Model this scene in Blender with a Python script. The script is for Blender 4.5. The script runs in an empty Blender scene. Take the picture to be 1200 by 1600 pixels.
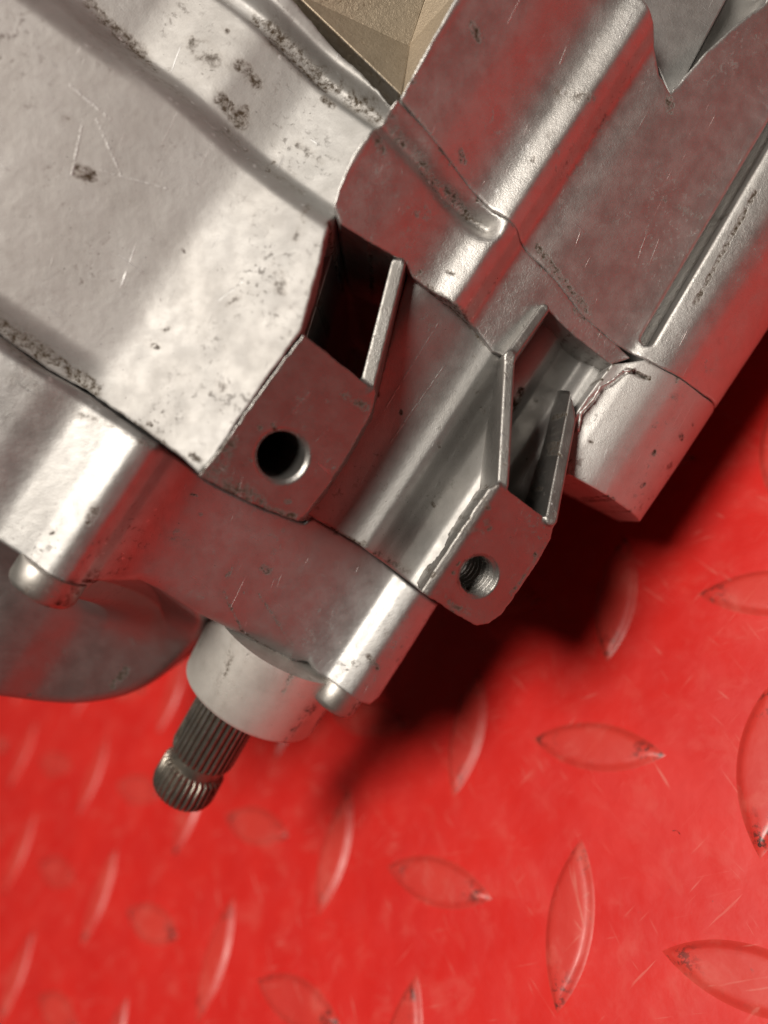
import bpy, bmesh, math, random
import numpy as np
from mathutils import Matrix, Vector

random.seed(7); rng = np.random.default_rng(7)
scene = bpy.context.scene
COL = scene.collection
S = 0.00014            # metres per model unit (the casting is modelled in units of 0.14 mm)
D0 = 1200.0            # units from the lens to the reference plane of the casting

# ------------------------------------------------------------------ camera, world, lamps
# floor pose seen from the lens: lattice axes (x right, y down, z forward) and the point under lattice (0,0)
def rodrigues(r):
    r = np.array(r, float); t = np.linalg.norm(r); k = r / t
    K = np.array([[0, -k[2], k[1]], [k[2], 0, -k[0]], [-k[1], k[0], 0]])
    return np.eye(3) + np.sin(t) * K + (1 - np.cos(t)) * K @ K
PITCH = 350.0          # spacing of the tread pattern, in units
RF = rodrigues((-0.4770, 0.7766, 0.0863)); TF = np.array((1.0625, 2.3471, 4.3887)) * PITCH
flip = np.diag((1.0, -1.0, -1.0))                 # lens frame -> Blender camera frame
ei, ej = flip @ RF[:, 0], flip @ RF[:, 1]
up = -np.cross(ei, ej)
if up[2] < 0: up = -up
ey = np.cross(up, ei)
W = np.stack([ei, ey, up])                        # rows: world axes in camera coordinates
T0 = flip @ TF
cam_pos = -(W @ T0) * S                           # world origin = lattice (0,0) on the floor
Wm = Matrix(W.tolist())
def to_world(p):                                  # camera-frame units -> world metres
    return Wm @ Vector(p) * S + Vector(cam_pos)
cam = bpy.data.objects.new('camera', bpy.data.cameras.new('camera')); COL.objects.link(cam)
cam.matrix_world = Matrix.Translation(Vector(cam_pos)) @ Wm.to_4x4()
cd = cam.data; cd.sensor_fit = 'VERTICAL'; cd.sensor_height = 7.68; cd.sensor_width = 5.76
cd.lens = 1200 / 1600 * 7.68; cd.clip_start = 0.005; cd.clip_end = 50
cd.dof.use_dof = True; cd.dof.focus_distance = 1370 * S; cd.dof.aperture_fstop = 1.0
scene.camera = cam

world = bpy.data.worlds.new('World'); scene.world = world; world.use_nodes = True
bg = world.node_tree.nodes['Background']
bg.inputs[0].default_value = (0.60, 0.54, 0.44, 1); bg.inputs[1].default_value = 0.038

def lamp(name, direction, dist, size, power, col, target=(0, 0, 0), size_y=None):
    d = np.array(direction, float); d /= np.linalg.norm(d)
    L = bpy.data.lights.new(name, 'AREA'); L.shape = 'ELLIPSE' if size_y is None else 'RECTANGLE'
    L.size = size; L.size_y = size_y or size
    L.energy = power; L.color = col
    o = bpy.data.objects.new(name, L); COL.objects.link(o)
    p = to_world(np.array(target, float) + d * dist / S - np.array((0, 0, D0)))
    q = to_world(np.array(target, float) - np.array((0, 0, D0)))
    o.location = p; o.rotation_euler = (q - p).to_track_quat('-Z', 'Y').to_euler()
    return o
LKEY = (-300, 205, 470)
lamp('key_lamp', LKEY, 2.0, 0.68, 50.0, (1.0, 0.93, 0.83))
lamp('fill_lamp', (-500, 480, 420), 1.4, 0.9, 4.0, (1.0, 0.90, 0.82))  # added soft fill standing in for ceiling bounce, not an actual lamp
scene.view_settings.view_transform = 'Standard'; scene.view_settings.look = 'None'
scene.view_settings.exposure = 0; scene.view_settings.gamma = 1
scene.cycles.use_denoising = True
scene.cycles.sample_clamp_indirect = 6.0

# ------------------------------------------------------------------ materials
class NT:
    def __init__(s, name):
        s.m = bpy.data.materials.new(name); s.m.use_nodes = True
        s.t = s.m.node_tree; s.p = s.t.nodes['Principled BSDF']
        tc = s.t.nodes.new('ShaderNodeTexCoord'); mp = s.t.nodes.new('ShaderNodeMapping')
        mp.inputs['Scale'].default_value = (1 / S,) * 3
        s.t.links.new(tc.outputs['Object'], mp.inputs['Vector']); s.co = mp.outputs[0]
    def n(s, typ, **kw):
        nd = s.t.nodes.new(typ)
        for k, v in kw.items():
            if k.startswith('_'): setattr(nd, k[1:], v)
            else: s.set(nd, k.replace('__', ' '), v)
        return nd
    def set(s, nd, key, v):
        i = nd.inputs[int(key[1:])] if key[0] == 'i' and key[1:].isdigit() else nd.inputs[key]
        if hasattr(v, 'is_output') or isinstance(v, bpy.types.NodeSocket): s.t.links.new(v, i)
        else: i.default_value = v
    def noise(s, scale, detail=4, rough=.55, dist=0, co=None, lo=None, hi=None, a=0., b=1.):
        nd = s.n('ShaderNodeTexNoise', Scale=scale, Detail=detail, Roughness=rough, Distortion=dist, Vector=co or s.co)
        return nd.outputs[0] if lo is None else s.ramp(nd.outputs[0], lo, hi, a, b)
    def ramp(s, v, lo, hi, a=0., b=1., smooth=True):
        nd = s.n('ShaderNodeMapRange', Value=v, _interpolation_type='SMOOTHSTEP' if smooth else 'LINEAR')
        for k, x in zip(('From Min', 'From Max', 'To Min', 'To Max'), (lo, hi, a, b)): nd.inputs[k].default_value = x
        return nd.outputs[0]
    def math(s, op, a, b=0.):
        nd = s.n('ShaderNodeMath', _operation=op, i0=a, i1=b); return nd.outputs[0]
    def mix(s, f, a, b):
        nd = s.n('ShaderNodeMix', _data_type='RGBA'); nd.clamp_factor = True
        s.set(nd, 'i0', f); s.set(nd, 'i6', a); s.set(nd, 'i7', b); return nd.outputs[2]
    def mapped(s, rot=0., scale=(1, 1, 1)):
        m1 = s.n('ShaderNodeMapping', Vector=s.co); m1.inputs['Rotation'].default_value = (0, 0, rot)
        m2 = s.n('ShaderNodeMapping', Vector=m1.outputs[0]); m2.inputs['Scale'].default_value = scale
        return m2.outputs[0]
    def bump(s, h, strength, dist, normal=None):
        nd = s.n('ShaderNodeBump', Strength=strength, Distance=dist * S, Height=h)
        if normal: s.set(nd, 'Normal', normal)
        return nd.outputs[0]

def grey(v, warm=0.0): return (v * (1 + warm), v, v * (1 - warm * 1.2), 1)

def aluminium(name, base=.62, warm=.02, rough=.5, dirt=.5, lump=1.0, pit=1.0, scratch=.5, metallic=.85, stain=(.05, .036, .022), seed=0., marks=(), lines=()):
    m = NT(name); co0 = m.co
    off = m.n('ShaderNodeVectorMath', _operation='ADD', i0=m.co); off.inputs[1].default_value = (seed * 371, seed * 113, seed * 57)
    m.co = off.outputs[0]
    c = m.mix(m.noise(.006, 5, .6, lo=.35, hi=.68), grey(base * .90, warm + .01), grey(base, warm))
    c = m.mix(m.noise(.045, 5, .65, lo=.45, hi=.75, b=.22), c, grey(base * .6, warm + .04))
    # dirt in patches, then hard little specks
    area = m.noise(.009, 4, .6, .3, lo=.47, hi=.66)
    spots = m.noise(.085, 5, .62, .4, lo=.56, hi=.66)
    d1 = m.math('MULTIPLY', m.math('MULTIPLY', area, spots), dirt)
    specks = m.noise(.21, 2, .5, lo=.735, hi=.775)
    d2 = m.math('MULTIPLY', specks, min(1., .5 + dirt * .5))
    c = m.mix(d1, c, stain + (1,)); c = m.mix(d2, c, tuple(x * .35 for x in stain) + (1,))
    def capsule(x0, y0, x1, y1, w):
        k = (D0 - w) / D0
        a = Vector(((x0 - 600) * k, -(y0 - 800) * k, 0)); b = Vector(((x1 - 600) * k + .01, -(y1 - 800) * k, 0)); e = b - a
        flat = m.n('ShaderNodeVectorMath', _operation='MULTIPLY', i0=co0); flat.inputs[1].default_value = (1, 1, 0)
        q = m.n('ShaderNodeVectorMath', _operation='SUBTRACT', i0=flat.outputs[0]); q.inputs[1].default_value = a
        t = m.n('ShaderNodeVectorMath', _operation='DOT_PRODUCT', i0=q.outputs[0]); t.inputs[1].default_value = e / e.length_squared
        t = m.ramp(t.outputs['Value'], 0, 1, 0, 1, False)
        es = m.n('ShaderNodeVectorMath', _operation='SCALE'); es.inputs[0].default_value = e; m.set(es, 'Scale', t)
        return m.n('ShaderNodeVectorMath', _operation='DISTANCE', i0=q.outputs[0], i1=es.outputs[0]).outputs['Value']
    warp = m.noise(.035, 5, .7, co=co0)
    fine = m.noise(.11, 4, .65, co=co0)
    ga = m.n('ShaderNodeAttribute'); ga.attribute_name = 'grime'
    mk = m.math('ADD', ga.outputs['Fac'], m.math('MULTIPLY', m.math('SUBTRACT', warp, .5), m.ramp(ga.outputs['Fac'], 0, .1, 0, 2.2)))
    mk = m.math('MULTIPLY', m.ramp(mk, .34, .8), m.math('MULTIPLY', m.ramp(fine, .34, .64), m.ramp(ga.outputs['Fac'], 0, .8, .4, 1)))
    c = m.mix(m.math('MULTIPLY', ga.outputs['Fac'], m.ramp(warp, .35, .65, 0, .4)), c, tuple(x * 2.5 for x in stain) + (1,))
    c = m.mix(mk, c, stain + (1,)); d1 = m.math('MAXIMUM', d1, mk)
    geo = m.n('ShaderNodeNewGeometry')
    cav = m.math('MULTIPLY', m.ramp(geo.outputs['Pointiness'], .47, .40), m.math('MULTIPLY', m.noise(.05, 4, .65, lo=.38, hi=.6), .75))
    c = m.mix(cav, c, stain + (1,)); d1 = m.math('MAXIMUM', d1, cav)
    edge = m.math('MULTIPLY', m.ramp(geo.outputs['Pointiness'], .54, .62), m.noise(.06, 4, .65, lo=.38, hi=.62, b=.8))
    c = m.mix(edge, c, grey(min(.85, base * 1.6), 0))
    # scratches: three stretched noises in different directions
    sc = None
    for k, (r, s1) in enumerate(((.6, .9), (-1.1, 1.2), (1.9, .8))):
        v = m.noise(1.0, 2, .5, .15, co=m.mapped(r, (.006, .16 * s1, .05)), lo=.70, hi=.735)
        gate = m.noise(.012, 2, .5, co=m.mapped(k * 2., (1, 1, 1)), lo=.52, hi=.62)
        v = m.math('MULTIPLY', v, gate)
        sc = v if sc is None else m.math('MAXIMUM', sc, v)
    sc = m.math('MULTIPLY', sc, scratch)
    for (x0, y0, x1, y1, w, rad) in lines:       # the long scratches one can point at
        v = m.ramp(capsule(x0, y0, x1, y1, w), rad * 1.5, rad * .4)
        sc = m.math('MAXIMUM', sc, m.math('MULTIPLY', v, m.ramp(fine, .38, .62, 0, .6)))
    c = m.mix(sc, c, grey(min(.9, base * 1.35), 0))
    m.set(m.p, 'Base Color', c)
    m.set(m.p, 'Metallic', m.math('SUBTRACT', metallic, m.math('MULTIPLY', m.math('MAXIMUM', d1, d2), .8)))
    r = m.math('ADD', rough, m.math('MULTIPLY', m.noise(.025, 5, .6, lo=.3, hi=.7, a=-.04, b=.05), 1.))
    r = m.math('ADD', r, m.math('MULTIPLY', d1, .15)); r = m.math('SUBTRACT', r, m.math('MULTIPLY', sc, .1))
    m.set(m.p, 'Roughness', r)
    m.set(m.p, 'Specular IOR Level', m.math('SUBTRACT', .5, m.math('MULTIPLY', m.math('MAXIMUM', d1, d2), .42)))
    n = m.bump(m.noise(.016, 3, .5, .2), .10 * lump, 9)
    n = m.bump(m.noise(.11, 4, .65), .32 * lump, 2.0, n)
    n = m.bump(m.noise(.42, 3, .65), .5 * pit, .8, n)
    n = m.bump(m.math('MULTIPLY', m.math('MAXIMUM', d1, d2), -1.), .3, 2, n)
    n = m.bump(sc, .5, 1.2, n)
    m.set(m.p, 'Normal', n)
    return m.m

M_housing = aluminium('worn_cast_aluminium', .345, .02, .56, .45, .25, .7, 1.0, metallic=.55, lines=((134, 182, 112, 272, -10, 1.8), (152, 188, 184, 266, -10, 1.8), (158, 267, 256, 287, -20, 1.5), (112, 136, 168, 180, 0, 2.2), (380, 440, 340, 470, -30, 1.6)))
M_flange = aluminium('grimy_cast_aluminium', .49, .02, .47, .6, .9, 1.6, .5, metallic=.95, seed=1)
M_gear = aluminium('stained_cast_aluminium', .52, .02, .47, .4, .7, 1.3, .5, metallic=.93, seed=2)
M_web = aluminium('dull_cast_aluminium', .33, .02, .53, .4, .6, .8, .4, seed=3, lines=((685, 505, 600, 640, -140, 1.3), (695, 570, 610, 690, -150, 1.2), (560, 660, 540, 700, -140, 1.2)))
M_cover = aluminium('polished_side_cover_aluminium', .42, .01, .50, .4, .4, .9, .9, metallic=.92, seed=4)
M_lug = aluminium('machined_lug_aluminium', .32, .03, .42, .6, .6, 1.4, 1.0, metallic=.93, seed=5, lines=((485, 615, 440, 665, -30, 1.4), (575, 650, 495, 790, -60, 1.3), (520, 665, 495, 690, -50, 1.3), (812, 820, 805, 835, -90, 1.3)))
M_boss = aluminium('pitted_boss_aluminium', .52, .02, .53, .5, .6, 1.2, .4, metallic=.72, seed=6, lines=((1190, 300, 1190, 300, -200, 1),))
M_drum = aluminium('smooth_dull_aluminium', .32, .02, .45, .3, .4, .4, .2, metallic=.9, seed=7)
M_turned = aluminium('turned_boss_aluminium', .58, .05, .52, .2, .3, .5, .1, metallic=.6, seed=8)
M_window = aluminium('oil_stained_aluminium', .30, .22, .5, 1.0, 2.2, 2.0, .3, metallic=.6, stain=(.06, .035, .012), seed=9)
M_steel = aluminium('dark_splined_steel', .20, .12, .36, .5, .3, .7, .2, seed=10)
M_bolt = aluminium('zinc_plated_steel', .34, .05, .42, .5, .3, .6, .4, seed=11)

MATKEY = {k[2:]: v.name for k, v in list(globals().items()) if k.startswith('M_')}
GRIME = {   # smears one can point at: (x0, y0, x1, y1, w, radius, strength), photo scale, per material
    'housing': ((128, 272, 146, 278, -20, 9, 1), (345, 150, 372, 178, -70, 14, 0.9), (375, 95, 400, 120, -70, 11, 0.8), (400, 20, 590, 175, -90, 15, 0.75), (430, 60, 500, 120, -90, 14, 0.9), (200, 60, 240, 110, -80, 12, 0.6), (140, 10, 215, 75, -80, 13, 0.7), (0, 505, 60, 548, -60, 15, 0.8), (60, 545, 150, 608, -55, 12, 0.8), (425, 400, 440, 455, -10, 9, 0.55), (480, 310, 462, 370, -10, 6, 0.5), (150, 60, 470, 300, -70, 10, 0.35), (300, 712, 330, 738, 0, 6, 0.8), (278, 380, 281, 384, -20, 3, 1), (250, 690, 310, 742, -10, 6, 0.7), (180, 645, 245, 690, -20, 6, 0.7), (590, 195, 625, 155, -20, 7, 0.6), (520, 40, 610, 140, -90, 8, 0.5), (350, 200, 380, 230, -70, 10, 0.5), (250, 130, 280, 150, -70, 9, 0.5), (300, 60, 340, 100, -80, 16, 0.5), (505, 150, 520, 165, -90, 6, 0.9), (380, 160, 376, 182, -70, 6, 1), (460, 210, 500, 240, -60, 9, 0.4), (410, 240, 440, 255, -60, 7, 0.4), (345, 480, 390, 455, -25, 4, 0.5), (345, 602, 350, 608, -20, 6, 0.6), (230, 660, 235, 664, -20, 3, 1)),
    'flange': ((600, 190, 700, 290, -50, 12, 0.7), (700, 290, 762, 342, -80, 9, 0.7), (590, 215, 596, 230, -20, 9, 0.8), (724, 262, 806, 345, -90, 4, 0.7), (650, 430, 740, 492, -95, 5, 0.7), (900, 480, 945, 520, -170, 4, 0.6)),
    'gear': ((735, 60, 742, 72, -60, 8, 1), (724, 220, 728, 232, -40, 6, 1), (1045, 155, 1048, 170, -165, 7, 1), (840, 385, 930, 480, -150, 6, 0.9), (1180, 300, 1085, 475, -204, 4, 0.95), (1035, 310, 1100, 335, -190, 7, 0.5), (890, 290, 945, 190, -155, 10, 0.45), (868, 150, 920, 160, -120, 9, 0.6), (1090, 300, 1135, 270, -200, 10, 0.4)),
    'web': ((570, 852, 640, 900, -170, 7, 0.6), (480, 806, 560, 852, -170, 5, 0.9), (800, 640, 815, 610, -250, 8, 0.9), (690, 470, 775, 548, -170, 6, 0.8), (684, 695, 686, 700, -200, 3, 1), (676, 786, 679, 790, -215, 3, 1)),
    'cover': ((165, 798, 158, 815, -70, 7, 1), (55, 575, 62, 610, -35, 9, 0.35), (200, 880, 125, 915, -110, 12, 0.4), (350, 925, 372, 990, -205, 3, 0.8), (372, 990, 420, 1030, -215, 3, 0.8), (400, 930, 450, 1020, -205, 3, 0.6), (575, 1030, 590, 1050, -250, 5, 0.8), (360, 890, 352, 900, -180, 4, 0.7), (0, 585, 130, 650, -30, 9, 0.3), (130, 650, 250, 700, -40, 5, 0.5), (250, 820, 300, 860, -140, 8, 0.3), (408, 890, 412, 895, -190, 8, 0.8), (95, 920, 118, 930, -80, 6, 0.8), (600, 1000, 640, 960, -250, 5, 0.3)),
    'lug': ((320, 745, 400, 785, -10, 14, 0.8), (360, 690, 340, 730, 0, 14, 0.7), (400, 790, 465, 812, -40, 7, 0.8), (540, 620, 580, 640, -60, 7, 0.6), (730, 830, 760, 815, -75, 8, 0.5), (700, 940, 745, 970, -90, 6, 0.6), (855, 850, 800, 930, -108, 4, 0.6)),
    'boss': ((985, 575, 925, 625, -200, 5, 0.5), (925, 625, 897, 675, -205, 5, 0.5), (985, 578, 1015, 592, -200, 4, 1), (1068, 678, 1074, 682, -240, 5, 0.9), (1040, 735, 1055, 725, -250, 8, 0.5), (1005, 760, 1010, 757, -240, 4, 0.9)),
    'drum': ((170, 1075, 190, 1050, -400, 9, 0.9),),
    'turned': ((458, 1045, 462, 1052, -280, 4, 1), (470, 1120, 485, 1112, -300, 8, 0.7), (395, 1040, 410, 1060, -260, 10, 0.25)),
    'steel': ((300, 1130, 360, 1150, -380, 14, 0.4),),
}

# ------------------------------------------------------------------ the engine: distance fields turned into meshes
# casting frame: x right, y down, z towards the viewer, all in units
UX, UY, VX, VY = -.55, .835, .835, .55
def P(px, py, w):
    k = (D0 - w) / D0
    return ((px - 600) * k, (py - 800) * k)
def T(pts, w=0.):
    return np.array([P(p[0], p[1], p[2] if len(p) > 2 else w) for p in pts])
def smax(a, b, k):
    h = np.maximum(k - np.abs(a - b), 0) / k; return np.maximum(a, b) + h * h * k * .25
def smin(a, b, k): return -smax(-a, -b, k)
def poly(x, y, pts):
    d = np.full(x.shape, 1e18); s = np.ones(x.shape)
    n = len(pts)
    for i in range(n):
        a = pts[i]; b = pts[i - 1]; e = b - a
        wx = x - a[0]; wy = y - a[1]
        t = np.clip((wx * e[0] + wy * e[1]) / (e @ e), 0, 1)
        d = np.minimum(d, (wx - e[0] * t) ** 2 + (wy - e[1] * t) ** 2)
        c1 = y >= a[1]; c2 = y < b[1]; c3 = e[0] * wy > e[1] * wx
        f = (c1 & c2 & c3) | (~c1 & ~c2 & ~c3)
        s = np.where(f, -s, s)
    return s * np.sqrt(d)
def wobble(x, y, z):                             # sand-cast unevenness of faces and edges
    return (1.1 * np.sin(.071 * x + 1.7 * np.sin(.037 * y)) * np.sin(.063 * y + .05 * z + 1.3 * np.sin(.043 * x))
            + .55 * np.sin(.21 * x + 2 * np.sin(.13 * y)) * np.sin(.19 * y + .17 * z + 2 * np.sin(.11 * x)))
def uv(x, y): return UX * x + UY * y, VX * x + VY * y
class Curve:                                     # smooth monotone-ish cubic through (t, h)
    def __init__(s, pts):
        p = np.array(sorted(pts), float); s.t, s.h = p[:, 0], p[:, 1]
        dt = np.diff(s.t); dl = np.diff(s.h) / dt
        m = np.zeros(len(s.t)); m[0], m[-1] = dl[0], dl[-1]
        for i in range(1, len(dl)):
            m[i] = 0 if dl[i - 1] * dl[i] <= 0 else 2 * dl[i - 1] * dl[i] / (dl[i - 1] + dl[i])
        s.m = m
    def __call__(s, x):
        i = np.clip(np.searchsorted(s.t, x) - 1, 0, len(s.t) - 2)
        H = s.t[i + 1] - s.t[i]; q = np.clip((x - s.t[i]) / H, 0, 1)
        h = (2*q**3-3*q**2+1)*s.h[i] + (q**3-2*q**2+q)*H*s.m[i] + (-2*q**3+3*q**2)*s.h[i+1] + (q**3-q**2)*H*s.m[i+1]
        return h
def prof(pts):                                   # (v in photo scale, w) -> curve over true v
    return Curve([(v * (D0 - w) / D0, w) for v, w in pts])
def under(z, H, x, y):                           # distance to the surface z = H(x, y)
    e = 1.0; h = H(x, y); gx = H(x + e, y) - h; gy = H(x, y + e) - h
    return (z - h) / np.sqrt(1 + gx * gx + gy * gy)
def sstep(t, a, b):
    q = np.clip((t - a) / (b - a), 0, 1); return q * q * (3 - 2 * q)
def plane_frame(p, n, x, y, z):                  # axial distance a along n, radial r about p
    n = np.array(n, float); n /= np.linalg.norm(n)
    dx, dy, dz = x - p[0], y - p[1], z - p[2]
    a = dx * n[0] + dy * n[1] + dz * n[2]
    r = np.sqrt(np.maximum(dx * dx + dy * dy + dz * dz - a * a, 0))
    return a, r
def bar(x, y, z, a, b, wide, ztop, zbot):        # upright rib between two 2-D points, top height varying a -> b
    a = np.array(a); b = np.array(b); e = b - a
    t = np.clip(((x - a[0]) * e[0] + (y - a[1]) * e[1]) / (e @ e), 0, 1)
    d = np.hypot(x - a[0] - e[0] * t, y - a[1] - e[1] * t) - wide / 2
    top = ztop[0] + (ztop[1] - ztop[0]) * t
    d = d + (z - top) * .06
    return smax(smax(d, z - top, 4), zbot - z, 2)

def mesh_sdf(f, lo, hi, h):
    lo = np.array(lo, float); hi = np.array(hi, float); C = 4
    nc = np.ceil((hi - lo) / (h * C)).astype(int); n = nc * C + 1
    ax = [lo[i] + np.arange(nc[i] + 1) * h * C for i in range(3)]
    g = np.meshgrid(*ax, indexing='ij')
    c = f(g[0].ravel(), g[1].ravel(), g[2].ravel()).reshape(g[0].shape)
    for axis in range(3):                        # linear upsample
        idx = np.arange(n[axis]); i0 = np.minimum(idx // C, nc[axis] - 1); q = (idx - i0 * C) / C
        sh = [1, 1, 1]; sh[axis] = -1; q = q.reshape(sh)
        c = np.take(c, i0, axis) * (1 - q) + np.take(c, i0 + 1, axis) * q
    band = np.abs(c) < h * C * 1.15
    I = np.nonzero(band)
    for s in range(0, len(I[0]), 400000):
        J = tuple(a[s:s + 400000] for a in I)
        c[J] = f(lo[0] + J[0] * h, lo[1] + J[1] * h, lo[2] + J[2] * h)
    for ax_ in range(3):                         # closed at the box
        sl = [slice(None)] * 3
        for e in (0, -1):
            sl[ax_] = e; c[tuple(sl)] = np.maximum(c[tuple(sl)], h * .5)
    ins = c < 0
    cnt = np.zeros(tuple(np.array(c.shape) - 1), np.uint8)
    for dx in (0, 1):
        for dy in (0, 1):
            for dz in (0, 1):
                cnt += ins[dx:ins.shape[0] - 1 + dx, dy:ins.shape[1] - 1 + dy, dz:ins.shape[2] - 1 + dz]
    act = (cnt > 0) & (cnt < 8); A = np.nonzero(act); nv = len(A[0])
    vid = np.full(act.shape, -1, np.int64); vid[A] = np.arange(nv)
    acc = np.zeros((nv, 3)); num = np.zeros(nv)
    corners = [(a, b, d) for a in (0, 1) for b in (0, 1) for d in (0, 1)]
    val = {k: c[A[0] + k[0], A[1] + k[1], A[2] + k[2]] for k in corners}
    for p in corners:
        for axis in range(3):
            if p[axis]: continue
            q = list(p); q[axis] = 1; q = tuple(q)
            v0, v1 = val[p], val[q]; m = (v0 < 0) != (v1 < 0)
            t = np.where(m, v0 / np.where(m, v0 - v1, 1), 0)
            for k in range(3):
                acc[:, k] += np.where(m, p[k] + (t if k == axis else 0), 0)
            num += m
    V = lo + (np.stack(A, 1) + acc / num[:, None]) * h
    quads = []
    for axis in range(3):
        a1, a2 = (axis + 1) % 3, (axis + 2) % 3
        s0 = [slice(None)] * 3; s1 = [slice(None)] * 3
        s0[axis] = slice(0, -1); s1[axis] = slice(1, None)
        i0, i1 = ins[tuple(s0)], ins[tuple(s1)]
        E = np.stack(np.nonzero(i0 != i1), 1)
        ok = (E[:, a1] > 0) & (E[:, a2] > 0) & (E[:, a1] < act.shape[a1]) & (E[:, a2] < act.shape[a2]); E = E[ok]
        flipm = i0[tuple(E.T)]
        def cell(o1, o2):
            K = E.copy(); K[:, a1] -= o1; K[:, a2] -= o2; return vid[tuple(K.T)]
        Q = np.stack([cell(1, 1), cell(0, 1), cell(0, 0), cell(1, 0)], 1)
        Q[~flipm] = Q[~flipm][:, ::-1]
        quads.append(Q)
    Q = np.concatenate(quads)
    for it in range(3):                          # slide the vertices onto the surface
        e = h * .2; x, y, z = V.T
        d = f(x, y, z)
        G = np.stack([f(x + e, y, z) - f(x - e, y, z), f(x, y + e, z) - f(x, y - e, z), f(x, y, z + e) - f(x, y, z - e)], 1) / (2 * e)
        g2 = np.maximum((G * G).sum(1), .2)
        V = V - np.clip(G * (d / g2)[:, None], -h * .6, h * .6)
    return V, Q

def soil(me, key, V):                            # writes the 'grime' attribute; V are the vertices in the casting frame
    g = np.zeros(len(V)); rr_ = np.random.default_rng(len(V))
    L_ = [(P(a, b, w), P(c_, d_, w), rad, st) for a, b, c_, d_, w, rad, st in GRIME.get(key, ())]
    top = V[V[:, 2] > np.percentile(V[:, 2], 30)]
    for q in top[rr_.integers(0, len(top), 34)]:
        L_.append(((q[0], q[1]), (q[0] + rr_.normal() * 4, q[1] + rr_.normal() * 4), rr_.uniform(2.2, 5.), rr_.uniform(.35, .9)))
    for a, b, rad, st in L_:
        a = np.array(a); e = np.array(b) - a + 1e-3
        t = np.clip(((V[:, 0] - a[0]) * e[0] + (V[:, 1] - a[1]) * e[1]) / (e @ e), 0, 1)
        d = np.hypot(V[:, 0] - a[0] - e[0] * t, V[:, 1] - a[1] - e[1] * t)
        g = np.maximum(g, st * np.clip(1.35 - d / rad * .75, 0, 1))
    at_ = me.attributes.new('grime', 'FLOAT', 'POINT'); at_.data.foreach_set('value', g.astype(np.float32))
def link(name, me, mat, parent=None):
    o = bpy.data.objects.new(name, me); COL.objects.link(o); o.parent = parent
    if mat: me.materials.append(mat)
    return o
def build(name, f, lo, hi, h, mat, parent):
    V, Q = mesh_sdf(f, lo, hi, h)
    V = V * np.array((1, -1, 1)) * S; Q = Q[:, ::-1] if False else Q
    me = bpy.data.meshes.new(name)
    me.vertices.add(len(V)); me.vertices.foreach_set('co', V.ravel())
    Q = Q[:, ::-1]
    me.loops.add(Q.size); me.loops.foreach_set('vertex_index', Q.ravel().astype(np.int32))
    me.polygons.add(len(Q)); me.polygons.foreach_set('loop_start', (np.arange(len(Q)) * 4).astype(np.int32))
    me.update(calc_edges=True); me.validate()
    me.shade_smooth()
    soil(me, {v: k for k, v in MATKEY.items()}[mat.name], V / S * np.array((1, -1, 1)))
    return link(name, me, mat, parent)

engine = bpy.data.objects.new('engine_case', None); COL.objects.link(engine)
engine['label'] = 'scuffed bare aluminium engine case with two mounting lugs and splined shaft on red floor'
engine['category'] = 'engine'
# its frame: z towards the lens at the reference plane (the engine lies tilted on the floor)
engine.matrix_world = Matrix.Translation(to_world((0, 0, -D0))) @ Wm.to_4x4()

SEAM2 = [(625, 150), (662, 187), (722, 259), (775, 319), (809, 346), (829, 379), (874, 431), (915, 484), (975, 535), (1037, 576), (1101, 617), (1121, 637)]
DEEP = -420.
# --- clutch housing (upper left)
c_poly = T([(-330, 270, -40), (0, 525, -40), (60, 570, -40), (130, 610, -35), (190, 650, -25), (250, 690, -15), (285, 715, -5), (312, 742, 0), (340, 712), (385, 640), (430, 577), (470, 520),
            (485, 470), (500, 410), (514, 340), (530, 290), (552, 240), (588, 193, -20), (622, 150, -20), (557, 90, -60), (464, 4, -80), (300, -140, -90), (-200, -520, -90), (-500, -200, -60)])
undercut = T([(526, 356), (484, 522), (430, 500), (470, 372)], -40)
c_base = Curve([(-1100, 90), (-900, 36), (-700, -12), (-560, -42), (-500, -50), (-440, -40), (-380, -24), (-330, -8), (-270, 6), (-200, 20)])
def H_house(x, y):
    u, v = uv(x, y)
    h = c_base(v)
    uu = u + (v + 300) * .02
    h = h - 50 * sstep(-u + (v + 370) * .115, 322, 380)
    h = h - 34 * np.exp(-((uu + 549 - (v + 372) * .16) / 21) ** 4)
    h = h - 60 * sstep(-v, 600, 800) * sstep(-uu, 350, 430)
    h = h - 30 * sstep(u, 40, 105) * sstep(-v, 470, 560)
    return h
def f_house(x, y, z):
    wb = wobble(x, y, z)
    d = under(z, H_house, x, y) + wb * .15
    p = poly(x, y, c_poly) + wb
    d = smax(smax(d, p, 4), DEEP - z, 3)
    return smax(d, -smax(poly(x, y, undercut), z + 46, 4), 3)
build('clutch_housing', f_house, (-1060, -1150, -430), (70, 60, 40), 3.2, M_housing, engine)

# --- shared sideways profile of the flange and of the gearbox case
PRO = prof([(-420, -9), (-352, -10), (-342, -12), (-330, -18), (-250, -54), (-145, -108), (-128, -110), (-92, -105), (-72, -116), (-48, -148), (-30, -154), (0, -160), (60, -177), (165, -206), (182, -208), (205, -202), (240, -198), (268, -205), (298, -230), (322, -258), (338, -295), (346, -380)])
def H_pro(x, y): return PRO(uv(x, y)[1])
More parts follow.
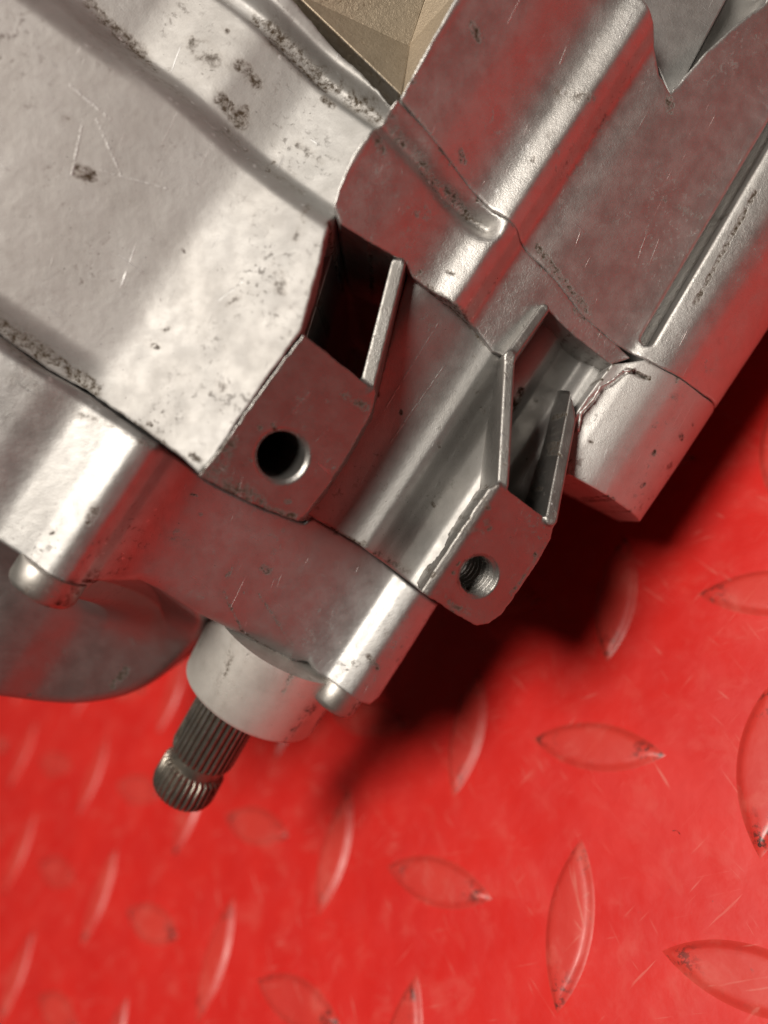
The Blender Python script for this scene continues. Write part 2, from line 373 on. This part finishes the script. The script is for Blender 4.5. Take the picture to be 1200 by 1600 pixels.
# --- gearbox case (upper right)
g_pts = [(s[0], s[1], w) for s, w in zip(SEAM2, (-10, -20, -55, -80, -92, -110, -140, -155, -175, -195, -250, -330))]
g_poly = T(g_pts + [(1205, 512, -330), (1340, 300, -330), (1520, 20, -330), (1500, -300, -300), (1250, -330, -200), (1200, -10, -190), (1190, 12, -190), (1150, 40, -180), (1100, 85, -170), (1048, 143, -160), (1032, 112, -150), (1022, 62, -145), (975, -8, -140), (900, -110, -130), (850, -300, -90), (712, 0, -20)])
gr_a, gr_b = P(1250, 130, -195), P(1016, 528, -195)
def groove(x, y, a, b, wide):
    a = np.array(a); b = np.array(b); e = b - a
    t = np.clip(((x - a[0]) * e[0] + (y - a[1]) * e[1]) / (e @ e), 0, 1)
    return np.hypot(x - a[0] - e[0] * t, y - a[1] - e[1] * t) - wide / 2
def f_gear(x, y, z):
    wb = wobble(x, y, z)
    d = smax(smax(under(z, H_pro, x, y) + wb * .1, poly(x, y, g_poly) + wb * .5, 3), -460 - z, 3)
    g = smax(groove(x, y, gr_a, gr_b, 24), -248 - z, 3)
    return smax(d, -g, 5)
build('gearbox_case', f_gear, (0, -1180, -470), (1180, -100, 20), 3.6, M_gear, engine)

# --- flange of the middle case: red-lit face, lip along the seam, blunt block end
fl_poly = T([(586, 194, -14), (620, 156, -16)] + [(s[0], s[1], w) for s, w in zip(SEAM2[1:9], (-20, -55, -80, -92, -110, -140, -155, -175))] +
            [(990, 556, -190), (962, 566, -185), (900, 522, -175), (852, 478, -160), (798, 556, -148), (772, 546, -140), (752, 505, -100), (700, 465, -95), (645, 430, -90), (632, 408, -85), (575, 378, -55), (530, 346, -20), (520, 318, -10), (529, 290, -8), (551, 240, -10)])
lip_a = [np.array(P(*p)) for p in ((598, 188, -15), (640, 225, -30), (700, 290, -60), (765, 344, -88))]
def H_fl(x, y):
    h = PRO(uv(x, y)[1])
    g = np.minimum.reduce([groove(x, y, lip_a[i], lip_a[i + 1], 0) for i in range(3)])
    return h - 25 * np.exp(-(g / 17) ** 2)
def f_fl(x, y, z):
    wb = wobble(x, y, z)
    return smax(smax(under(z, H_fl, x, y) + wb * .15, poly(x, y, fl_poly) + wb * .5, 3), DEEP - z, 3)
build('crankcase_flange', f_fl, (-90, -690, -430), (480, -180, 30), 3.0, M_flange, engine)

# --- mounting lugs
def lug(name, poly_pts, w_ref, v_ref, slope, hole, r, chamfer, thread, ribs, lo, hi, mat, h=2.4, zb=DEEP, edge=None, uslope=0.):
    pp = T(poly_pts)
    hw = hole[2]; hc = P(hole[0], hole[1], hw)
    n = np.array((slope * VX - uslope * UX, slope * VY - uslope * UY, 1.0)); n /= np.linalg.norm(n)
    u0, v0 = uv(*hc)
    def H(x, y):
        u, v = uv(x, y); return hw - slope * (v - v0) + uslope * (u - u0)
    def f(x, y, z):
        wb = wobble(x * 1.6, y * 1.6, z)
        top = (z - H(x, y)) * n[2]
        d = smax(smax(top, poly(x, y, pp) + wb * .8, 3), zb - z, 3)
        if edge is not None:                    # chamfer facing the lamp
            a, b, rise = edge
            a = np.array(P(*a)); b = np.array(P(*b)); e = b - a; nn = np.array((e[1], -e[0])) / np.hypot(*e)
            side = -((x - a[0]) * nn[0] + (y - a[1]) * nn[1])
            d = smax(d, side * .4 + top * .92 + rise, 2)
        for q in ribs: d = smin(d, bar(x, y, z, *q), 7)
        a_, r_ = plane_frame((hc[0], hc[1], hw), n, x, y, z)
        rr = r + 0 * a_
        if thread:
            dx, dy, dz = x - hc[0], y - hc[1], z - hw
            t1 = np.cross(n, (0, 1, 0)); t1 /= np.linalg.norm(t1); t2 = np.cross(n, t1)
            ang = np.arctan2(dx * t2[0] + dy * t2[1] + dz * t2[2], dx * t1[0] + dy * t1[1] + dz * t1[2])
            rr = r + thread * (np.abs(((a_ / 13 + ang / (2 * np.pi)) % 1) - .5) * 2 - .5) * (a_ < -1)
        bore = smax((r_ - rr) * (.75 if thread else 1), -300 - a_, 3)
        cone = (r_ - (r + chamfer + a_)) * .707
        return smax(smax(d, -bore, 1.5), -np.maximum(cone, -a_ - chamfer * 1.5), 1.5)
    return build(name, f, lo, hi, h, mat, engine)

lug('mounting_lug', [(474, 524, -5), (588, 612, -60), (580, 645, -62), (540, 715, -62), (500, 775, -62), (465, 815, -60), (440, 806, -50), (400, 790, -35), (345, 762, -12), (312, 744, 0), (345, 702, 0), (387, 640, 0), (432, 577, 0)],
    0, 0, .50, (441, 713, -32), 39, 7, 0,
    [(P(622, 412, -80), P(574, 602, -62), 25, (-82, -62), -420), ],
    (-320, -420, -430), (70, 60, 40), M_lug)
lug('mounting_lug', [(779, 757, -70), (868, 820, -105), (863, 842, -108), (842, 880, -110), (812, 925, -110), (786, 962, -108), (765, 976, -105), (745, 979, -98), (718, 964, -88), (690, 945, -78), (657, 925, -65), (705, 850, -66), (762, 764, -68)],
    0, 0, .46, (748, 901, -88), 37, 2, 10,
    [(P(786, 757, -72), P(797, 558, -130), 19, (-72, -132), -420), (P(797, 558, -132), P(851, 482, -150), 18, (-132, -152), -420),
     (P(862, 812, -100), P(901, 606, -205), 21, (-102, -204), -420)],
    (45, -380, -430), (340, 220, -20), M_lug, h=1.9, edge=((762, 764, -68), (657, 925, -65), 5.6))

# --- recessed web between the lugs (left channel, right pocket)
w_poly = T([(480, 340, -150), (640, 380, -150), (720, 430, -150), (790, 440, -150), (860, 460, -170), (960, 540, -190), (960, 640, -200), (886, 760, -220), (868, 815, -220), (780, 800, -180), (662, 934, -130), (560, 853, -130), (478, 804, -130), (465, 640, -150)])
WEB = prof([(-300, -160), (-200, -130), (-150, -124), (-90, -148), (-45, -168), (-14, -174), (4, -173), (16, -178), (40, -204), (66, -228), (90, -232), (118, -222), (160, -222)])
WEBR = prof([(0, -250), (40, -245), (75, -258), (95, -290), (125, -300), (150, -280), (200, -272), (300, -300)])
right_side = T([(851, 478, -170), (797, 558, -132), (786, 757, -72), (740, 830, -72), (870, 860, -100), (930, 760, -200), (1000, 640, -200), (1000, 520, -190), (880, 440, -170)])
pocket = T([(524, 330, -60), (640, 404, -60), (584, 612, -60), (466, 530, -60)])
def H_web(x, y):
    u, v = uv(x, y); q = sstep(-poly(x, y, right_side), -4, 8)
    return WEB(v) * (1 - q) + (WEBR(v) - 60 * sstep(u, -190, -60)) * q
def f_web(x, y, z):
    d = smax(smax(under(z, H_web, x, y), poly(x, y, w_poly), 4), DEEP - z, 3)
    d = smax(d, -poly(x, y, pocket), 4)
    return d
build('recessed_web', f_web, (-140, -470, -430), (430, 160, -90), 2.8, M_web, engine)

# --- end boss of the right hand tube
b_poly = T([(960, 566, -190), (1012, 560, -190), (1037, 578, -198), (1100, 619, -250), (1120, 640, -330), (1062, 730, -330), (1001, 816, -320), (884, 742, -215), (884, 690, -205), (897, 650, -200), (935, 598, -192)])
burr = [np.array(P(*p) + (p[2],)) for p in ((903, 672, -203), (908, 645, -199), (926, 626, -198), (938, 604, -196), (960, 592, -196), (972, 580, -196), (990, 578, -199))]
def f_boss(x, y, z):
    d = smax(smax(under(z, H_pro, x, y), poly(x, y, b_poly), 4), -460 - z, 3)
    g = groove(x, y, P(982, 580, -190), P(925, 622, -195), 3); g = np.minimum(g, groove(x, y, P(925, 622, -195), P(896, 672, -195), 3))
    g = np.minimum(g, groove(x, y, P(985, 576, -190), P(1010, 590, -195), 2))
    d = smax(d, -smax(g - 1, -209 - z, 3), 4)
    for i in range(len(burr) - 1):
        a, b = burr[i], burr[i + 1]; e = b - a
        t = np.clip(((x - a[0]) * e[0] + (y - a[1]) * e[1] + (z - a[2]) * e[2]) / (e @ e), 0, 1)
        q = np.sqrt((x - a[0] - e[0] * t) ** 2 + (y - a[1] - e[1] * t) ** 2 + (z - a[2] - e[2] * t) ** 2)
        d = smin(d, q - (3.0 - 2 * np.abs(t - .5) + wobble(x * 2, y * 2, z)), 4)
    return d
build('tube_boss', f_boss, (320, -310, -470), (690, 30, -170), 2.6, M_boss, engine)

# --- side cover (below the lower seam)
s_poly = T([(-330, 272, -30), (0, 528, -30), (60, 574, -30), (130, 614, -30), (190, 655, -30), (250, 693, -50), (312, 747, -95), (345, 766, -110), (400, 794, -120), (465, 818, -135), (480, 808, -140), (560, 855, -170), (660, 933, -200), (688, 950, -260),
            (636, 1030, -290), (592, 1098, -290), (578, 1105, -290), (567, 1101, -280), (493, 1060, -250), (475, 1044, -240), (447, 1044, -235), (383, 1010, -220), (300, 960, -200), (225, 905, -170), (160, 905, -120), (108, 935, -60), (90, 926, -50), (32, 868, -30), (0, 848, -30), (-330, 600, -30)])
SID = prof([(-900, 64), (-700, 22), (-560, -8), (-480, -28), (-430, -28), (-385, -20), (-358, -28), (-338, -48), (-318, -82), (-290, -112), (-250, -140), (-140, -204), (-60, -250), (30, -288), (64, -293), (92, -280), (112, -277), (130, -286), (146, -304), (153, -330), (156, -400)])
def H_side(x, y):
    u, v = uv(x, y); h = SID(v)
    h = h - 8 * np.exp(-((u - 108) / 9) ** 2) * sstep(-v, 330, 380)
    return h
def f_side(x, y, z):
    p = poly(x, y, s_poly)
    wb = wobble(x, y, z); p = p + wb * .4
    d = under(z, H_side, x, y) + wb * .15
    u, v = uv(x, y)
    kk = 6 + 40 * sstep(u, 190, 260) * sstep(v, -330, -230) * sstep(-v, -70, 20)
    return smax(smax(d, p, kk), DEEP - z, 3)
build('side_cover', f_side, (-980, -560, -430), (140, 400, 0), 3.2, M_cover, engine)

# --- rounded ignition housing low on the left
d_poly = T([(-330, 500, -100), (0, 780, -100), (200, 860, -200), (330, 930, -260), (312, 985, -330), (262, 1048, -400), (200, 1090, -400), (130, 1104, -400), (60, 1101, -380), (0, 1087, -360), (-120, 1050, -340), (-330, 960, -340)])
DRU = prof([(-800, -210), (-560, -235), (-430, -275), (-360, -310), (-300, -355), (-240, -385), (-180, -415), (-120, -450), (-90, -470), (-60, -560)])
def rounded(p, n=5):
    out = []
    for i in range(len(p)):
        a, b, c_, d = p[i - 1], p[i], p[(i + 1) % len(p)], p[(i + 2) % len(p)]
        for k in range(n):
            t = k / n; out.append(.5 * (2 * b + (c_ - a) * t + (2 * a - 5 * b + 4 * c_ - d) * t * t + (3 * b - a - 3 * c_ + d) * t ** 3))
    return np.array(out)
d_poly = rounded(d_poly, 4)
def f_drum(x, y, z):
    def H(a, b):
        q = np.exp(-(np.maximum(poly(a, b, s_poly) + 6, 0) / 52) ** 1.4)
        return (DRU(uv(a, b)[1]) - 26 * sstep(uv(a, b)[0], 360, 520)) * (1 - q) + (np.maximum(H_side(a, b), -230) - 22) * q
    d = under(z, H, x, y)
    return smax(smax(d, poly(x, y, d_poly), 22), -700 - z, 3)
build('ignition_housing', f_drum, (-1150, -330, -720), (-150, 470, -20), 4.0, M_drum, engine)

# --- seat of the kick shaft, and the deep rear half that rests on the floor
def world_to_frame(p):
    q = engine.matrix_world.inverted() @ Vector(p); return np.array((q.x, -q.y, q.z)) / S
fn = -(np.array(up) * np.array((1, -1, 1)))      # floor normal, pointing down, in the casting frame
o_f = world_to_frame((0, 0, 0))
def floor_gap(x, y, z): return -((x - o_f[0]) * fn[0] + (y - o_f[1]) * fn[1] + (z - o_f[2]) * fn[2])
r_poly = T([(-200, -300, -400), (700, -350, -400), (1000, -200, -400), (960, 330, -400), (760, 500, -400), (560, 640, -400), (300, 560, -400), (-150, 250, -400)])
def f_rear(x, y, z):
    d = smax(smax(poly(x, y, r_poly), z + 405, 12), 1.0 - floor_gap(x, y, z), 20)
    return smax(d, -smax(poly(x, y, pocket) - 12, -1100 - z, 6), 6)
build('rear_case', f_rear, (-1250, -1600, -2900), (700, 0, -390), 14, M_drum, engine)

# ------------------------------------------------------------------ turned parts
def ring_mesh(name, c, axis, rings, seg, mat, parent, gear=None, cap=True, smooth=True):
    """surface of revolution; rings = (axial, radius, toothdepth)"""
    a = np.array(axis, float); a /= np.linalg.norm(a)
    t = np.cross(a, (0, 0, 1)); t /= np.linalg.norm(t); b = np.cross(a, t)
    V = []; F = []
    for (s, r, g) in rings:
        for k in range(seg):
            an = 2 * math.pi * k / seg
            rr = r
            if g:
                q = (k * gear / seg) % 1.0
                rr = r + g * (min(1, max(-1, 2.2 * math.cos(2 * math.pi * q))) * .5 - .5)
            p = np.array(c) + a * s + (t * math.cos(an) + b * math.sin(an)) * rr
            V.append((p[0] * S, -p[1] * S, p[2] * S))
    nr = len(rings)
    for i in range(nr - 1):
        for k in range(seg):
            k2 = (k + 1) % seg
            F.append((i * seg + k, i * seg + k2, (i + 1) * seg + k2, (i + 1) * seg + k))
    if cap:
        F.append(tuple(range(seg))[::-1]); F.append(tuple((nr - 1) * seg + k for k in range(seg)))
    me = bpy.data.meshes.new(name); me.from_pydata(V, [], F); me.update()
    soil(me, {v: k for k, v in MATKEY.items()}[mat.name], np.array(V) / S * np.array((1, -1, 1)))
    bm = bmesh.new(); bm.from_mesh(me); bmesh.ops.recalc_face_normals(bm, faces=bm.faces); bm.to_mesh(me); bm.free()
    me.shade_smooth() if smooth else None
    o = link(name, me, mat, parent)
    me.set_sharp_from_angle(angle=math.radians(38)) if smooth else None
    return o
def at(px, py, w): x, y = P(px, py, w); return np.array((x, y, w))
# kick shaft: axis leans away from the lens going down-left
s_tip = at(290, 1222, -430); s_root = at(352, 1115, -395)
ax = s_tip - s_root; L = np.linalg.norm(ax); ax /= L
rS = 52 * (D0 + 410) / D0
boss_ax = ax
bc = s_root + ax * 0
ring_mesh('shaft_boss', bc + np.array((VX, VY, 0)) * 26 + np.array((0, 0, -40)), boss_ax, [(-210, 160, 0), (-140, 154, 0), (-62, 151, 0), (-56, 149, 0), (-52, 144, 0), (-51.5, 74, 0), (-80, 70, 0)], 96, M_turned, engine)
ring_mesh('splined_shaft', s_root, ax, [(-60, rS, 6), (L * .52, rS, 6), (L * .58, rS - 3, 5), (L * .61, rS - 13, 0), (L * .73, rS - 13, 0), (L * .76, rS - 2, 6), (L * 1.02, rS, 6), (L * 1.10, rS - 4, 5), (L * 1.15, rS - 12, 2), (L * 1.17, rS - 20, 0)], 32 * 10, M_steel, engine, gear=32)
def pan_bolt(c, axis, r, ln):
    o = ring_mesh('bolt', c, axis, [(-12, r * .45, 0), (-3, r * .5, 0), (-3, r * .97, 0), (0, r, 0), (ln * .72, r, 0), (ln * .86, r * .96, 0), (ln * .96, r * .88, 0), (ln, r * .78, 0), (ln, r * .42, 0), (ln * .5, r * .4, 0)], 48, M_bolt, engine)
    return o
A3 = np.array((UX, UY, -.04))
pan_bolt(at(86, 888, -62), A3, 58, 48)
pan_bolt(at(538, 1070, -322), A3, 48, 50)

# --- webs seen through the two openings at the top
def plate(name, pts, thick, mat, crease=None):
    """solid plate through three-dimensional outline points (photo px, px, w)"""
    top = [at(*p) for p in pts]; n = len(top)
    V = [tuple(np.array((p[0], -p[1], p[2])) * S) for p in top] + [tuple(np.array((p[0], -p[1], p[2] - thick)) * S) for p in top]
    me = bpy.data.meshes.new(name); bm = bmesh.new()
    vs = [bm.verts.new(v) for v in V]
    bm.faces.new(vs[:n]); bm.faces.new(vs[n:][::-1])
    for i in range(n): bm.faces.new((vs[i], vs[(i + 1) % n], vs[n + (i + 1) % n], vs[n + i]))
    bmesh.ops.recalc_face_normals(bm, faces=bm.faces)
    bmesh.ops.bevel(bm, geom=bm.edges[:], offset=3 * S, segments=2, affect='EDGES', profile=.5)
    bm.to_mesh(me); bm.free()
    o = link(name, me, mat, engine); return o
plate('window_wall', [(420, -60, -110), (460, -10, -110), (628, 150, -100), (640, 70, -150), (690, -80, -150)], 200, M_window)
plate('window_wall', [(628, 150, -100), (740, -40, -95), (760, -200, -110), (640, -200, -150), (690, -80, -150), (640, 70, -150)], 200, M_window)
plate('recess_wall', [(960, -60, -185), (1050, 160, -205), (1140, -10, -190), (1150, -120, -190)], 160, M_web)
plate('recess_wall', [(1051, 160, -215), (1230, -20, -250), (1240, -140, -250), (1141, -110, -240), (1138, -10, -230)], 130, M_web)

# ------------------------------------------------------------------ the floor
PL = PITCH * S
def mat_floor(name, tint, scuffy):
    m = NT(name)
    oi = m.n('ShaderNodeObjectInfo'); sh = m.n('ShaderNodeVectorMath', _operation='SCALE', i0=oi.outputs['Location']); m.set(sh, 'Scale', 1 / S)
    m.co = m.n('ShaderNodeVectorMath', _operation='ADD', i0=m.co, i1=sh.outputs[0]).outputs[0]
    base = m.mix(m.noise(.0035, 4, .6, lo=.3, hi=.7), (tint[0] * .9, tint[1], tint[2], 1), (tint[0], tint[1] * 1.4, tint[2] * 1.3, 1))
    scf = m.noise(.012, 5, .65, .4, lo=.48, hi=.75, b=scuffy)
    c = m.mix(scf, base, (tint[0], .10, .075, 1))
    sc = None
    for k, r in enumerate((.9, -.4, 2.2, .65)):
        v = m.noise(1.0, 2, .5, .1, co=m.mapped(r, (.005, .10, .05)), lo=.66, hi=.70)
        g = m.noise(.009, 2, .5, co=m.mapped(k * 1.3 + 4), lo=.47, hi=.6)
        v = m.math('MULTIPLY', v, g); sc = v if sc is None else m.math('MAXIMUM', sc, v)
    c = m.mix(m.math('MULTIPLY', sc, m.noise(.01, 2, .5, lo=.35, hi=.65, a=.05, b=.45)), c, (.62, .2, .16, 1))
    sp = m.noise(.06, 4, .65, lo=.69, hi=.76)
    c = m.mix(m.math('MULTIPLY', sp, .6), c, (.10, .05, .045, 1))
    at_ = m.n('ShaderNodeAttribute'); at_.attribute_name = 'rim'
    rim = m.math('MULTIPLY', at_.outputs['Fac'], m.noise(.05, 4, .7, lo=.50, hi=.60))
    c = m.mix(m.math('MULTIPLY', rim, .85), c, (.05, .022, .018, 1))
    m.set(m.p, 'Base Color', c)
    m.set(m.p, 'Roughness', m.math('ADD', m.noise(.01, 5, .6, lo=.3, hi=.7, a=.33, b=.48), m.math('MULTIPLY', scf, .2)))
    m.set(m.p, 'Specular IOR Level', .5)
    n = m.bump(m.noise(.008, 3, .5), .25, 14)
    n = m.bump(m.noise(.12, 4, .6), .12, 2, n)
    n = m.bump(sc, -.5, 1.5, n)
    m.set(m.p, 'Normal', n)
    return m.m
M_floor = mat_floor('red_floor_plastic', (.60, .016, .013), .30)
M_lens = mat_floor('scuffed_red_floor_plastic', (.57, .032, .025), .6)
M_grime = NT('floor_grime'); M_grime.set(M_grime.p, 'Base Color', (.035, .022, .02, 1)); M_grime.set(M_grime.p, 'Roughness', .8); M_grime = M_grime.m

bm = bmesh.new(); R_ = 60 * PL
for q in ((-R_, -R_), (R_, -R_), (R_, R_), (-R_, R_)): bm.verts.new((q[0], q[1], 0))
bm.faces.new(bm.verts[:]); me = bpy.data.meshes.new('floor'); bm.to_mesh(me); bm.free()
floor = link('floor', me, M_floor); floor['kind'] = 'structure'

def lens_mesh(hl, hw, rise, n=22):
    """raised pointed-oval tread lug: sloping skirt, rounded shoulder, flat top"""
    Rr = (hl * hl + hw * hw) / (2 * hw)
    def outline(off):
        pts = []
        r = Rr + off; cy = hw - Rr
        xe = math.sqrt(max(r * r - cy * cy, 0))
        for k in range(n): x = -xe + 2 * xe * (k / n); pts.append((x, math.sqrt(max(r * r - x * x, 0)) + cy))
        for k in range(n): x = xe - 2 * xe * (k / n); pts.append((x, -(math.sqrt(max(r * r - x * x, 0)) + cy)))
        return pts
    rows = [(hw * .16, -.4), (hw * .09, rise * .10), (0, rise * .36), (-hw * .11, rise * .78), (-hw * .22, rise * .96), (-hw * .36, rise * 1.02), (-hw * .6, rise * 1.05)]
    V = []; F = []
    for off, z in rows: V += [(x * S, y * S, z * S) for x, y in outline(off)]
    m = 2 * n
    for i in range(len(rows) - 1):
        for k in range(m): F.append((i * m + k, i * m + (k + 1) % m, (i + 1) * m + (k + 1) % m, (i + 1) * m + k))
    F.append(tuple((len(rows) - 1) * m + k for k in range(m)))
    me = bpy.data.meshes.new('tread_lug'); me.from_pydata(V, [], F); me.update(); me.shade_smooth()
    me.materials.append(M_lens)
    at_ = me.attributes.new('rim', 'FLOAT', 'POINT')       # where grime collects: the shoulder, most at the two points
    for i, (off, z) in enumerate(rows):
        for k in range(m):
            tip = max(0, 1 - min(k, m - k, abs(k - n)) / 4)
            at_.data[i * m + k].value = {2: .15, 3: .4, 4: .2}.get(i, 0) * (.35 + .65 * tip) + (.9 * tip if i in (1, 2, 3, 4, 5) else 0)
    return me
LM = lens_mesh(PITCH * .425, PITCH * .13, 10)
def lattice(i, j): return Vector((i * PL, 0, 0)) + Vector((W @ ej).tolist()) * (j * PL)
for i in range(-12, 5):
    for j in range(-9, 4):
        if max(abs(i + 3), abs(j) * 1.3) > 10: continue
        o = bpy.data.objects.new('tread_lug', LM); COL.objects.link(o); o.parent = floor
        o.location = lattice(i, j); o.rotation_euler.z = math.pi / 2 if (i + j) % 2 == 0 else 0.0

# a curl of swarf lying on the floor
def floor_hit(px, py):
    d = Wm @ Vector(((px - 600) / 1200, -(py - 800) / 1200, -1.0)); c = Vector(cam_pos)
    return c - d * (c.z / d.z)
for (px, py, ln, lab) in ((1057, 1303, 9, 'tiny pale metal chip lying on the red floor right of the upright tread oval'),):
    V = []; F = []
    for k in range(7):
        a = k * .42; rr = ln * .8
        for q in (-1, 1):
            for h in (0, 1):
                V.append(((rr * math.cos(a)) * S, (rr * math.sin(a) * .8) * S, (2.2 + q * 1.6 + h * 1.2 + k * .3) * S))
    for k in range(6):
        b = k * 4
        for (p, q) in ((0, 1), (1, 3), (3, 2), (2, 0)): F.append((b + p, b + q, b + 4 + q, b + 4 + p))
    F += [(0, 2, 3, 1), (24, 25, 27, 26)]
    me = bpy.data.meshes.new('metal_chip'); me.from_pydata(V, [], F); me.update()
    o = link('metal_chip', me, M_bolt); o.location = floor_hit(px, py); o['label'] = lab; o['category'] = 'metal chip'
